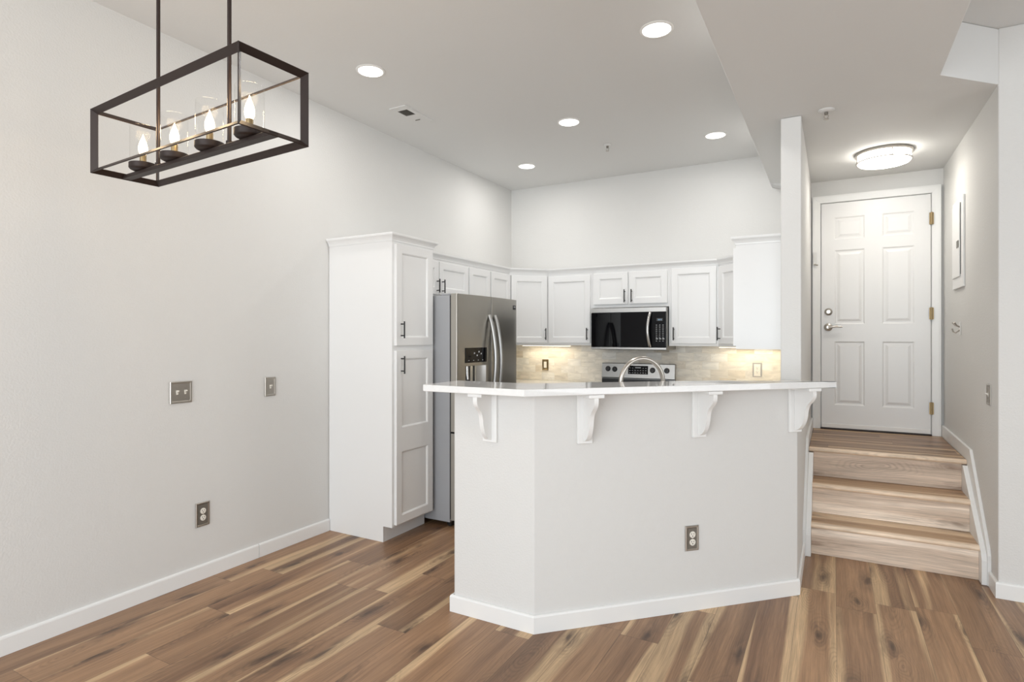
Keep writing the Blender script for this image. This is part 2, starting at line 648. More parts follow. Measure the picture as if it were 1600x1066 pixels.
def cab_door(parent, x0, x1, z0, z1, handle=None, mids=(), rail=0.055):
    o = new_obj('door', shaker(x1 - x0, z1 - z0, rail, mids), M['cab'], parent)
    o.location = (x0, -0.0205, z0)
    if handle:
        hx, ha, hb = handle
        h = bar_pull(o, hx - x0, ha - z0, hb - z0)
        h['label'] = 'black bar pull handle'
    return o


# ------------------------------------------------------------------ setting
fb = bmesh.new()
box(fb, -0.15, 7.6, -3.3, 5.9, -0.12, 0.0)
struct('floor', fb, M['floor'])

struct('ceiling', BX(-0.15, 7.6, -3.3, 5.9, H, H + 0.1), M['ceil'])
sb = bmesh.new()
prism(sb, [(2.7032, -3.1), (3.6764, -3.1), (3.6764, 3.700), (3.968, 3.990), (3.968, 5.756), (2.7032, 5.756)], S, H - 0.001, 0.006)
# small sloping drop where the soffit meets the back wall
t = bmesh.new()
vv = [(2.7032, 5.60, S + 0.001), (2.905, 5.60, S + 0.001), (2.905, 5.60, S - 0.075),
      (2.7032, 5.745, S + 0.001), (2.905, 5.745, S + 0.001), (2.905, 5.745, S - 0.075)]
vv = [t.verts.new(p) for p in vv]
for f in ((0, 1, 2), (3, 5, 4), (0, 2, 5, 3), (1, 4, 5, 2), (0, 3, 4, 1)):
    t.faces.new([vv[i] for i in f])
merge(sb, t)
struct('ceiling_soffit', sb, M['ceil'], smooth=30)

struct('wall_left', BX(-0.15, 0.0, -3.3, 5.9, 0.0, H), M['wall'])
struct('wall_back', BX(0.0, 7.6, B, 5.9, 0.0, H), M['wall'])
struct('wall_right', BX(RX, 7.6, RY, B, 0.0, H, bev=0.006, seg=2), M['wall'])
struct('wall_side', BX(7.45, 7.6, -3.3, RY, 0.0, H), M['wall'])
rw = bmesh.new()
for a in ((0, 0.2, 0, H), (5.6, 7.45, 0, H), (0.2, 5.6, 2.6, H), (0.2, 5.6, 0, 0.3)):
    box(rw, a[0], a[1], -3.3, -3.15, a[2], a[3])
struct('wall_rear', rw, M['wall'])
wf = bmesh.new()
for x0, x1 in ((0.2, 0.28), (1.96, 2.04), (3.76, 3.84), (5.52, 5.6)):
    box(wf, x0, x1, -3.27, -3.2, 0.3, 2.6)
for z0, z1 in ((0.3, 0.37), (2.53, 2.6)):
    box(wf, 0.28, 5.52, -3.268, -3.202, z0, z1)
w1 = struct('window_1', wf, M['trim'])
gb = bmesh.new()
box(gb, 0.28, 5.52, -3.24, -3.234, 0.37, 2.53)
new_obj('pane', gb, M['glass'], w1)

# wall between kitchen and entry hall, with its free end (the column)
struct('wall_hall', BX(2.905, 3.020, 3.954, B - 0.001, 0.0, S - 0.001, bev=0.006, seg=2), M['wall'])

# raised bar wall
WP = [(1.495, 2.447), (1.955, 2.447), (3.020, 3.512), (3.020, 3.953), (2.905, 3.953), (2.905, 3.560), (1.907, 2.562), (1.495, 2.562)]
wb = bmesh.new()
prism(wb, round_poly(WP, {0: 0.014, 1: 0.014, 2: 0.012}), 0.0, 1.132)
struct('wall_bar', wb, M['wall'], smooth=40)

# baseboards
BBP = [(0.0005, 0.0005), (0.0135, 0.0005), (0.0135, 0.076), (0.011, 0.083), (0.006, 0.086), (0.0005, 0.086)]
bb = bmesh.new()
sweep(bb, [(0, -3.14), (0, 2.438)], BBP)
sweep(bb, [(0, 2.4415), (0, 3.026)], BBP)
struct('baseboard_left', bb, M['trim'])
bb = bmesh.new()
sweep(bb, [(1.495, 2.561), (1.495, 2.447), (1.955, 2.447), (3.020, 3.512), (3.020, 4.145)], BBP)
struct('baseboard_bar', bb, M['trim'])
bb = bmesh.new()
sweep(bb, [(RX, 4.135), (RX, RY), (7.4, RY)], BBP)
struct('baseboard_right', bb, M['trim'])

# stair skirt boards along both hall walls
def skirt(x0, x1):
    bm = bmesh.new()
    prism_yz(bm, [(4.137, 0.001), (4.137, 0.170), (4.155, 0.205), (4.640, 0.680), (5.722, 0.690), (5.722, 0.601), (4.72, 0.601),
                  (4.72, 0.001)], x0, x1)
    return bm
struct('trim_1', skirt(RX - 0.0165, RX - 0.0005), M['trim'])
struct('trim_2', skirt(3.0205, 3.0365), M['trim'])

# landing floor
struct('floor_landing', BX(3.0385, RX - 0.0185, 4.76, B - 0.001, 0.0, 0.600), M['landing'])

# staircase
st = thing('staircase', 'three wooden steps with pale oak risers rising to the white entry door', 'stairs', (3.49, 4.22, 0))
SX0, SX1 = 3.066 - 3.49, 3.922 - 3.49
def tread(y0, y1, z, wide=False):
    xa, xb = ((3.0385 - 3.49), (RX - 0.0185 - 3.49)) if wide else (SX0 - 0.0005, SX1 + 0.0005)
    yb = y0 + 0.042
    top = BX(xa, xb, yb + 0.0005, y1, z - 0.028, z)
    bm = bmesh.new()
    pr = [(yb, z - 0.029), (yb, z + 0.001)]
    for k in range(9):
        a = PI / 2 + PI * k / 8
        pr.append((y0 + 0.015 + 0.015 * math.cos(a), z - 0.014 + 0.015 * math.sin(a)))
    prism_yz(bm, pr, xa, xb)
    return top, bm
for i, (yn, z) in enumerate(((4.190, 0.200), (4.448, 0.397), (4.700, 0.600))):
    yr = yn + 0.026
    z0 = (0.0, 0.2, 0.397)[i]
    new_obj('riser', BX(SX0, SX1, yr - 4.22, yr - 4.22 + 0.02, z0 + 0.001, z - 0.0285), M['riser'], st)
    nxt = (4.448 + 0.026, 4.700 + 0.026, 4.759)[i]
    top, nose = tread(yn - 4.22, nxt - 4.22 - 0.001, z, i == 2)
    td = new_obj('tread', top, M['tread'], st)
    new_obj('nosing', nose, M['nosing'], td, 40)
for x0, x1 in ((3.9225, 3.9470), (3.0372, 3.0655)):
    bm = bmesh.new()
    prism_yz(bm, [(-0.075, 0.001), (-0.075, 0.135), (-0.055, 0.175), (0.475, 0.566), (0.53, 0.566), (0.53, 0.001)], x0 - 3.49, x1 - 3.49)
    s_ = new_obj('stringer', bm, M['trim'], st)
    s_['label'] = 'white painted stair stringer'

# ------------------------------------------------------------------ entry door
dr = struct('door_1', BX(3.030, 3.945, B - 0.004, B - 0.0005, 0.601, 2.616), M['trim'])
dr['label'] = 'white six-panel entry door with brass hinges at the top of the steps'
cs = bmesh.new()
t = bmesh.new()
sweep(t, [(3.8835, 0.601), (3.8835, 2.5555), (3.0935, 2.5555), (3.0935, 0.601)],
      [(0, 0.0045), (0, 0.027), (0.004, 0.031), (0.020, 0.033), (0.046, 0.037), (0.0610, 0.037), (0.0615, 0.0045)])
merge(cs, t, Matrix(((1, 0, 0, 0), (0, 0, -1, B), (0, 1, 0, 0), (0, 0, 0, 1))))
new_obj('door_casing', cs, M['trim'], dr)
DX0, DX1, DZ0, DZ1 = 3.100, 3.8785, 0.612, 2.549
pn = [(a, b, c, d) for (a, c) in ((0.100, 0.322), (0.448, 0.668)) for (b, d) in ((0.200, 0.745), (0.895, 1.530), (1.622, 1.812))]
slab = new_obj('door_leaf', panel_slab(DX1 - DX0, DZ1 - DZ0, 0.02, pn, [(0.010, -0.007), (0.012, 0.0), (0.020, 0.006)]), M['door'], dr)
slab.location = (DX0, B - 0.026, DZ0)
bm = bmesh.new()
box(bm, DX0 + 0.003, DX1 - 0.003, B - 0.034, B - 0.0265, 0.613, 0.650, bev=0.002)
new_obj('door_sweep', bm, M['white'], dr)
bm = bmesh.new()
box(bm, 3.0936, 3.8834, B - 0.045, B - 0.0045, 0.6005, 0.6100)
new_obj('threshold', bm, M['bronze'], dr)
bm = bmesh.new()
lathe(bm, [(0.0, -0.001), (0.031, -0.001), (0.031, 0.006), (0.024, 0.012), (0.015, 0.022), (0.015, 0.024), (0, 0.024)], (3.154, B - 0.0265, 1.613), 24, FACE_FRONT)
new_obj('deadbolt', bm, M['nickel'], dr, 40)
bm = bmesh.new()
lathe(bm, [(0.0, -0.001), (0.033, -0.001), (0.033, 0.008), (0.026, 0.014), (0.012, 0.018), (0.012, 0.045), (0, 0.045)], (3.152, B - 0.0265, 1.480), 24, FACE_FRONT)
tube(bm, [(3.152, B - 0.068, 1.480), (3.180, B - 0.070, 1.482), (3.215, B - 0.068, 1.487), (3.258, B - 0.064, 1.482)], [0.010, 0.009, 0.008, 0.006], 10)
new_obj('lever_handle', bm, M['nickel'], dr, 40)
for z in (2.349, 1.585, 0.822):
    bm = bmesh.new()
    tube(bm, [(3.881, B - 0.044, z - 0.050), (3.881, B - 0.044, z + 0.050)], 0.0075, 10)
    box(bm, 3.866, 3.896, B - 0.043, B - 0.036, z - 0.047, z + 0.047)
    new_obj('hinge', bm, M['brass'], dr, 40)
bm = bmesh.new()
box(bm, 3.036, 3.060, B - 0.046, B - 0.040, 2.02, 2.13)
box(bm, 3.040, 3.046, B - 0.058, B - 0.046, 2.025, 2.115)
tube(bm, [(3.045, B - 0.050, 2.03), (3.075, B - 0.056, 2.018)], 0.007, 8)
new_obj('door_guard', bm, M['nickel'], dr, 40)

# ------------------------------------------------------------------ tall pantry cabinet (faces +X)
PY0, PYW, PD = 3.031, 0.457, 0.586
pt = thing('pantry_cabinet', 'tall white pantry cabinet with two shaker doors beside the refrigerator', 'cabinet', (0.590, PY0, 0), PI / 2)
bm = bmesh.new()
box(bm, 0.018, PYW, 0.0, PD, 0.108, 2.062)
sidep = [(0.0, 0.108), (0.0, 2.062), (PD, 2.062), (PD, 0.0), (0.078, 0.0), (0.078, 0.108)]
prism_yz(bm, sidep, 0.0, 0.018)
new_obj('carcass', bm, M['cab'], pt)
new_obj('toe_kick', BX(0.0185, PYW - 0.003, 0.078, 0.094, 0.0, 0.1075), M['cab'], pt)
CRP = [(0.001, 0.0), (0.005, 0.0), (0.006, 0.010), (0.012, 0.022), (0.022, 0.034), (0.028, 0.038), (0.030, 0.046), (0.030, 0.054), (0.001, 0.054)]
bm = bmesh.new()
sweep(bm, [(0.0, PD), (0.0, 0.0), (PYW, 0.0), (PYW, PD)], CRP, 2.046)
box(bm, -0.0, PYW, 0.0, PD, 2.0625, 2.0995)
new_obj('crown_moulding', bm, M['cab'], pt)
cab_door(pt, 0.022, 0.425, 1.338, 2.028, (0.068, 1.388, 1.503))
cab_door(pt, 0.022, 0.425, 0.122, 1.304, (0.070, 1.146, 1.267), mids=((0.492, 0.655),))


# ------------------------------------------------------------------ wall cabinets
def wall_cab(label, loc, rz, w, z0, z1, d, doors, group='white wall cabinets', body=None, name='wall_cabinet'):
    t = thing(name, label, 'cabinet', (loc[0], loc[1], z0), rz, group)
    if body is None:
        bm = BX(0.0, w, 0.0, d, 0.0, z1 - z0)
    else:
        bm = bmesh.new()
        prism(bm, body, 0.0, z1 - z0)
    new_obj('carcass', bm, M['cab'], t)
    for x0, x1, a, b, h in doors:
        hd = (h[0], h[1] - z0, h[2] - z0) if h else None
        cab_door(t, x0, x1, a - z0, b - z0, hd)
    return t


XF, YF = 0.31, B - 0.31
# over the refrigerator
wall_cab('short two-door wall cabinet above the refrigerator', (XF, 3.4915, 0), PI / 2, 0.882, 1.735, 2.048, 0.3085,
         [(0.012, 0.428, 1.748, 2.020, (0.398, 1.762, 1.874)), (0.437, 0.872, 1.748, 2.020, (0.470, 1.762, 1.874))])
wall_cab('two-door wall cabinet between the refrigerator and the left corner cabinet', (XF, 4.3745, 0), PI / 2, 0.766, 1.312, 2.048, 0.3085,
         [(0.010, 0.368, 1.335, 2.020, (0.340, 1.365, 1.485)), (0.390, 0.762, 1.335, 2.020, (0.418, 1.365, 1.485))])
# diagonal corner cabinets
R2 = math.sqrt(2)
dw = 0.300 * R2
def corner_body(mirror):
    # in the local frame of the diagonal front (x along front, +y into the corner)
    q = 0.309 / R2
    pts = [(0, 0), (dw, 0), (dw + q, q), (dw / 2, dw / 2 + 2 * q), (-q, q)]
    return [(x, y * 0.9985) for x, y in pts]
wall_cab('diagonal wall cabinet across the back left corner', (XF + 0.0012, B - 0.609, 0), PI / 4, dw, 1.312, 2.048, 0,
         [(0.020, dw - 0.020, 1.335, 2.020, (dw - 0.046, 1.365, 1.485))], body=corner_body(0))
wall_cab('diagonal wall cabinet across the right corner beside the long side run', (2.2955, YF, 0), -PI / 4, dw, 1.312, 2.048, 0,
         [(0.020, dw - 0.020, 1.335, 2.020, (0.046, 1.365, 1.485))], body=corner_body(1))
wall_cab('single-door wall cabinet left of the microwave', (0.6115, YF, 0), 0, 0.478, 1.312, 2.048, 0.3085,
         [(0.006, 0.466, 1.335, 2.012, (0.440, 1.365, 1.485))])
wall_cab('short two-door wall cabinet above the microwave', (1.0905, YF, 0), 0, 0.761, 1.682, 2.048, 0.3085,
         [(0.028, 0.372, 1.713, 2.020, (0.345, 1.728, 1.852)), (0.387, 0.750, 1.713, 2.020, (0.414, 1.728, 1.852))])
wall_cab('single-door wall cabinet right of the microwave', (1.8525, YF, 0), 0, 0.441, 1.312, 2.048, 0.3085,
         [(0.026, 0.424, 1.335, 2.030, (0.050, 1.365, 1.485))])
wall_cab('wall cabinet with a bare white end panel beside the column', (2.595, 5.1375, 0), -PI / 2, 0.8275, 1.312, 2.048, 0.3085,
         [(0.012, 0.410, 1.335, 2.020, (0.382, 1.365, 1.485)), (0.420, 0.820, 1.335, 2.020, (0.448, 1.365, 1.485))])
cm = bmesh.new()
sweep(cm, [(XF, 3.525), (XF, B - 0.610), (XF + 0.300, YF), (2.2955, YF), (2.595, B - 0.610), (2.595, 4.310), (2.904, 4.310)], CRP, 2.040)
sweep(cm, [(XF - 0.02, 3.525), (XF - 0.02, B - 0.602), (XF + 0.292, YF + 0.02), (2.3035, YF + 0.02), (2.615, B - 0.602), (2.615, 4.330), (2.904, 4.330)],
      [(0.001, 0.0085), (0.022, 0.0085), (0.022, 0.054), (0.001, 0.054)], 2.040)
o = new_obj('crown_moulding', cm, M['cab'])
o['label'] = 'continuous white crown moulding along the tops of the wall cabinets'
o['category'] = 'moulding'

# ------------------------------------------------------------------ backsplash
bs = bmesh.new()
box(bs, 0.002, 2.903, B - 0.010, B - 0.0005, 0.921, 1.3115)
o = new_obj('tile_backsplash', bs, M['tile'])
o['label'] = 'tumbled travertine subway tile backsplash below the wall cabinets'
o['category'] = 'backsplash'

# ------------------------------------------------------------------ base cabinets and worktop (mostly hidden by the bar)
wt = bmesh.new()
prism(wt, [(0.002, 4.45), (0.64, 4.45), (0.64, 5.11), (1.096, 5.11), (1.096, B - 0.011), (0.002, B - 0.011)], 0.882, 0.920, 0.004)
prism(wt, [(1.497, 2.566), (1.904, 2.566), (2.902, 3.564), (2.902, B - 0.011), (1.856, B - 0.011), (1.856, 5.11), (2.27, 5.11), (2.27, 3.84), (1.63, 3.20), (1.497, 3.20)],
      0.882, 0.920, 0.004)
o = new_obj('kitchen_worktop', wt, M['quartz'])
o['label'] = 'low white kitchen worktop hidden behind the raised bar, around the stove'
o['category'] = 'worktop'


def base_cab(label, loc, rz, w, d, n, body=None):
    t = thing('base_cabinet', label, 'cabinet', (loc[0], loc[1], 0), rz, 'white base cabinets')
    bm = bmesh.new()
    if body:
        prism(bm, body, 0.10, 0.881)
    else:
        box(bm, 0, w, 0, d, 0.10, 0.881)
    new_obj('carcass', bm, M['cab'], t)
    new_obj('toe_kick', BX(0.0, w, 0.06, 0.075, 0.0, 0.0995), M['cab'], t)
    k = w / n
    for i in range(n):
        cab_door(t, i * k + 0.01, (i + 1) * k - 0.01, 0.12, 0.70, (i * k + (0.035 if i % 2 else k - 0.035), 0.55, 0.67))
        f_ = new_obj('drawer', panel_slab(k - 0.02, 0.14, 0.02, [(0.03, 0.03, k - 0.05, 0.11)], [(0.006, -0.006)]), M['cab'], t)
        f_.location = (i * k + 0.01, -0.0205, 0.72)
    return t


base_cab('white base cabinet along the left wall right of the refrigerator', (0.61, 4.455, 0), PI / 2, 0.65, 0.60, 1)
base_cab('white base cabinet left of the stove', (0.645, 5.13, 0), 0, 0.445, 0.60, 1)
base_cab('white base cabinet right of the stove', (1.86, 5.13, 0), 0, 0.405, 0.60, 1)
base_cab('white base cabinet against the hall wall', (2.285, 5.10, 0), -PI / 2, 1.20, 0.60, 2)
# sink run behind the bar: fronts face the stove
base_cab('white sink base cabinet behind the bar wall', (2.235, 3.825, 0), -0.75 * PI, 0.84, 0.60, 2)

# ------------------------------------------------------------------ bar top and brackets
bt = bmesh.new()
BT = [(1.430, 2.272), (1.995, 2.272), (3.205, 3.478), (3.215, 3.500), (2.780, 3.330), (2.640, 3.255), (1.850, 2.588), (1.430, 2.588)]
prism(bt, round_poly(BT, {0: 0.012, 3: 0.01, 7: 0.012}, 3), 1.1325, 1.1645, 0.003)
o = new_obj('bar_counter', bt, M['quartz'])
o['label'] = 'polished white quartz counter on top of the raised bar wall'
o['category'] = 'countertop'


def bracket(label, px, py, rz):
    t = thing('bracket', label, 'bracket', (px, py, 0.884), rz, 'white brackets under the bar counter')
    hh = 1.1318 - 0.884
    new_obj('back_plate', BX(-0.0385, 0.0385, -0.016, -0.0005, 0.0, hh - 0.0005, bev=0.0015), M['trim'], t)
    new_obj('top_plate', BX(-0.0385, 0.0385, -0.152, -0.0165, hh - 0.0165, hh - 0.0005, bev=0.0015), M['trim'], t)
    pr = [(-0.0165, hh - 0.017), (-0.146, hh - 0.017)]
    K = [(0.146, 0.0), (0.147, 0.020), (0.142, 0.037), (0.130, 0.053), (0.113, 0.069), (0.100, 0.087), (0.093, 0.109),
         (0.089, 0.135), (0.082, 0.160), (0.070, 0.185), (0.053, 0.204), (0.037, 0.214), (0.0165, 0.219)]
    D = []
    for i in range(len(K) - 1):            # smooth curve through the key points
        p0, p1, p2, p3 = [Vector(K[max(0, min(len(K) - 1, i + q))]) for q in (-1, 0, 1, 2)]
        for k in range(3):
            u_ = k / 3
            D.append(tuple(0.5 * ((2 * p1) + (p2 - p0) * u_ + (2 * p0 - 5 * p1 + 4 * p2 - p3) * u_ ** 2 + (3 * p1 - p0 - 3 * p2 + p3) * u_ ** 3)))
    D.append(K[-1])
    for dd, dz in D[1:]:
        pr.append((-dd, hh - 0.017 - dz))
    bm = bmesh.new()
    prism_yz(bm, pr, -0.011, 0.011)
    new_obj('scroll', bm, M['trim'], t, 35)
    return t


bracket('white bracket on the short left face of the bar wall', 1.719, 2.447, 0)
for (cx, lab) in ((2.135, 'white bracket just right of the bar wall corner'),
                  (2.5825, 'white bracket above the bar wall outlet'),
                  (3.0035, 'white bracket at the right end of the bar, nearest the steps')):
    bracket(lab, cx, cx + 0.492, PI / 4)

# ------------------------------------------------------------------ refrigerator (faces +X)
FY0, FW = 3.500, 0.910
fr = thing('refrigerator', 'stainless steel french door refrigerator with water dispenser', 'refrigerator', (0.735, FY0, 0), PI / 2)
new_obj('body', BX(0.002, FW - 0.002, 0.004, 0.69, 0.035, 1.703, bev=0.004), M['fside'], fr)
new_obj('gasket', BX(0.004, FW - 0.004, -0.0078, 0.0036, 0.06, 1.70), M['plastic_black'], fr)
new_obj('base_grille', BX(0.02, FW - 0.02, 0.005, 0.029, 0.004, 0.034), M['plastic_black'], fr)
for x in (0.05, FW - 0.08):
    for y in (0.03, 0.60):
        new_obj('foot', BX(x, x + 0.03, y, y + 0.03, 0.0, 0.034), M['plastic_black'], fr)
mid = FW / 2
bow = lambda off: (lambda x: 0.022 * (1 - ((x + off - mid) / mid) ** 2))
lw = mid - 0.0025
ex = [lw * k / 8 for k in range(1, 8)]
dl = new_obj('door', panel_slab(lw, 1.012, 0.052, [(0.098, 0.295, 0.375, 0.480)], [(0.004, 0.0), (0.0005, -0.048)], 0.004, bow(0.0), ex), M['dsteel'], fr, 50)
dl.location = (0.0, -0.060, 0.703)
dl.data.materials.append(M['edge'])
for p in dl.data.polygons:
    if p.normal.x < -0.9 and p.center.x < 0.01:
        p.material_index = 1
d2 = new_obj('door', panel_slab(lw, 1.012, 0.052, [], [], 0.004, bow(mid + 0.0025), ex), M['dsteel'], fr, 50)
d2.location = (mid + 0.0025, -0.060, 0.703)
ex2 = [FW * k / 14 for k in range(1, 14)]
dz = new_obj('freezer_drawer', panel_slab(FW, 0.635, 0.052, [], [], 0.004, bow(0.0), ex2), M['dsteel'], fr, 50)
dz.location = (0.0, -0.060, 0.055)
dz.data.materials.append(M['edge'])
for p in dz.data.polygons:
    if p.normal.x < -0.9:
        p.material_index = 1
# dispenser: black control panel, niche lining, chute
bm = bmesh.new()
cyv = lambda x: -bow(0.0)(x)
fr_ = [(0.096 + 0.281 * k / 8, cyv(0.096 + 0.281 * k / 8) - 0.004) for k in range(9)]
prism(bm, fr_ + [(0.377, 0.02), (0.096, 0.02)], 0.500, 0.612)
dc = new_obj('dispenser_panel', bm, M['blackglass'], dl)
for x, z in ((0.20, 0.565), (0.235, 0.548), (0.26, 0.575), (0.29, 0.560), (0.13, 0.515), (0.19, 0.515), (0.25, 0.515), (0.31, 0.515)):
    y = cyv(x) - 0.0052
    new_obj('panel_icon', BX(x, x + 0.013, y - 0.0006, y + 0.0004, z, z + (0.004 if z < 0.54 else 0.011)), M['mark'], dc)
bm = bmesh.new()
box(bm, 0.103, 0.262, cyv(0.24) + 0.030, cyv(0.24) + 0.042, 0.300, 0.474)
new_obj('niche_back', bm, M['plastic_black'], dl)
bm = bmesh.new()
t_ = [(0.265 + 0.105 * k / 8, cyv(0.24) + 0.040 - 0.045 * (k / 8) ** 2) for k in range(9)]
pl = t_ + [(0.372, 0.030), (0.265, 0.043)]
prism(bm, pl, 0.298, 0.474)
new_obj('niche_side', bm, M['steel'], dl, 40)
bm = bmesh.new()
tube(bm, [(0.135, cyv(0.24) + 0.018, 0.474), (0.135, cyv(0.24) + 0.018, 0.430), (0.137, cyv(0.24) + 0.012, 0.375)], [0.014, 0.014, 0.011], 10)
box(bm, 0.170, 0.205, cyv(0.24) + 0.012, cyv(0.24) + 0.020, 0.33, 0.474)
new_obj('dispenser_spout', bm, M['steel'], dl, 40)


def fridge_handle(parent, x, z0, z1, y0):
    bm = bmesh.new()
    n = 16
    pts = []
    for k in range(n + 1):
        s = k / n
        pts.append((x, y0 - 0.006 - 0.060 * math.sin(PI * s) ** 0.75, z0 + (z1 - z0) * s))
    tube(bm, pts, 0.014, 10, 1.0)
    return new_obj('handle', bm, M['msteel'], parent, 50)


fridge_handle(dl, lw - 0.040, 0.13, 0.865, -0.020)
fridge_handle(d2, 0.040, 0.13, 0.865, -0.020)
bm = bmesh.new()
tube(bm, [(0.10 + 0.71 * k / 12, -0.005 - bow(0)(0.10 + 0.71 * k / 12) - 0.05 * math.sin(PI * k / 12) ** 0.6, 0.555) for k in range(13)], 0.013, 10)
new_obj('handle', bm, M['steel'], dz, 50)
bm = bmesh.new()
bx_ = lw - 0.075
box(bm, bx_, bx_ + 0.045, -bow(mid)(bx_) - 0.003, 0.01, 0.925, 0.962, bev=0.002)
bd = new_obj('badge', bm, M['plastic_black'], d2)
bm = bmesh.new()
for k in range(5):
    box(bm, bx_ + 0.008 + k * 0.0062, bx_ + 0.012 + k * 0.0062, -bow(mid)(bx_) - 0.0036, -bow(mid)(bx_) - 0.003, 0.945, 0.952)
new_obj('badge_print', bm, M['mark'], bd)
for x in (0.045, FW - 0.045):
    bm = bmesh.new()
    box(bm, x - 0.03, x + 0.03, 0.008, 0.09, 1.7032, 1.718, bev=0.004)
    new_obj('hinge_cap', bm, M['fside'], fr)

# ------------------------------------------------------------------ microwave
mw = thing('microwave', 'stainless and black glass over-the-range microwave', 'microwave', (1.1105, 5.36, 1.272), 0)
MWW, MWH = 0.736, 0.402
new_obj('body', BX(0.0, MWW, 0.030, B - 0.011 - 5.36, 0.0, MWH, bev=0.002), M['dsteel'], mw)
new_obj('vent_strip', BX(0.0, MWW, 0.0, 0.0295, 0.357, MWH, bev=0.003), M['msteel'], mw)
new_obj('bottom_rail', BX(0.0, MWW, 0.0, 0.0295, 0.004, 0.026, bev=0.003), M['msteel'], mw)
md = new_obj('door', BX(0.002, 0.600, 0.0, 0.0295, 0.0265, 0.3565, bev=0.002), M['blackglass'], mw)
bm = bmesh.new()
n = 14
hp = [(0.574 + 0.014 - 0.016 * math.sin(PI * k / n), -0.006 - 0.034 * math.sin(PI * k / n) ** 0.7, 0.032 + 0.318 * k / n) for k in range(n + 1)]
tube(bm, hp, 0.0135, 12)
new_obj('handle', bm, M['steel'], md, 50)
cpn = new_obj('control_panel', BX(0.602, MWW - 0.004, 0.0, 0.0295, 0.0265, 0.3565, bev=0.002), M['blackglass'], mw)
sc_ = new_obj('display', BX(0.646, 0.704, -0.0012, -0.0002, 0.272, 0.298), M['plastic_black'], cpn)
bm = bmesh.new()
for k, x in enumerate((0.660, 0.671, 0.686)):
    box(bm, x, x + 0.007, -0.0018, -0.0013, 0.278, 0.290)
new_obj('display_digits', bm, M['screen'], sc_)
bm = bmesh.new()
for r in range(9):
    for c in range(3):
        w = 0.012 if r not in (7,) else 0.018
        x = 0.640 + c * 0.030
        box(bm, x, x + w, -0.001, -0.0002, 0.232 - r * 0.0185, 0.232 - r * 0.0185 + (0.004 if r != 7 else 0.009))
new_obj('keypad_print', bm, M['mark'], cpn)

# ------------------------------------------------------------------ stove
sv = thing('stove', 'stainless electric range with black knobs under the microwave', 'stove', (1.103, 5.10, 0), 0)
SW = 0.746
new_obj('body', BX(0.0, SW, 0.0, 0.630, 0.02, 0.905, bev=0.003), M['steel'], sv)
new_obj('cooktop', BX(-0.001, SW + 0.001, -0.015, 0.575, 0.9055, 0.922, bev=0.003), M['blackglass'], sv)
ov = new_obj('oven_door', BX(0.01, SW - 0.01, -0.03, -0.0005, 0.24, 0.80, bev=0.004), M['blackglass'], sv)
bm = bmesh.new()
tube(bm, [(0.06, -0.07, 0.76), (SW - 0.06, -0.07, 0.76)], 0.012, 10)
for x in (0.08, SW - 0.08):
    tube(bm, [(x, -0.07, 0.76), (x, -0.03, 0.76)], 0.008, 8)
new_obj('handle', bm, M['steel'], ov, 40)
new_obj('drawer', BX(0.01, SW - 0.01, -0.025, -0.0005, 0.05, 0.225, bev=0.004), M['steel'], sv)
bm = bmesh.new()
prism_yz(bm, [(0.576, 0.985), (0.592, 1.124), (0.600, 1.130), (0.634, 1.130), (0.634, 0.923), (0.590, 0.923), (0.590, 0.975)], 0.002, SW - 0.002)
bg = new_obj('backguard', bm, M['msteel'], sv)
new_obj('backguard_vent', BX(0.004, SW - 0.004, 0.578, 0.5895, 0.9225, 0.972), M['plastic_black'], sv)
def bgy(z):
    return 0.576 + 0.016 * (z - 0.985) / 0.139
tilt = Matrix.Rotation(PI / 2 - math.atan(0.016 / 0.139), 4, 'X')
for x, z in ((0.068, 1.071), (0.139, 1.067), (0.527, 1.065), (0.668, 1.065)):
    bm = bmesh.new()
    lathe(bm, [(0.0, 0.0), (0.027, 0.0), (0.027, 0.006), (0.022, 0.008), (0.020, 0.026), (0.0, 0.027)], (x, bgy(z) - 0.0005, z), 20, tilt)
    box(bm, x - 0.0035, x + 0.0035, bgy(z) - 0.033, bgy(z) - 0.024, z - 0.018, z + 0.018)
    k_ = new_obj('knob', bm, M['plastic_black'], bg, 40)
bm = bmesh.new()
t = bmesh.new()
box(t, 0.280, 0.482, -0.002, 0.0, -0.045, 0.040)
merge(bm, t, Matrix.Translation((0, bgy(1.067) - 0.0005, 1.067)) @ Matrix.Rotation(-math.atan(0.016 / 0.139), 4, 'X'))
dp = new_obj('display', bm, M['blackglass'], bg)
bm = bmesh.new()
t = bmesh.new()
for r in range(3):
    for c in range(7):
        if r == 2 and c in (2, 3, 4):
            continue
        x = 0.292 + c * 0.027
        box(t, x, x + 0.013, -0.0032, -0.0022, -0.034 + r * 0.024, -0.029 + r * 0.024)
box(t, 0.352, 0.410, -0.0032, -0.0022, 0.016, 0.026)
merge(bm, t, Matrix.Translation((0, bgy(1.067) - 0.0005, 1.067)) @ Matrix.Rotation(-math.atan(0.016 / 0.139), 4, 'X'))
new_obj('display_print', bm, M['mark'], dp)

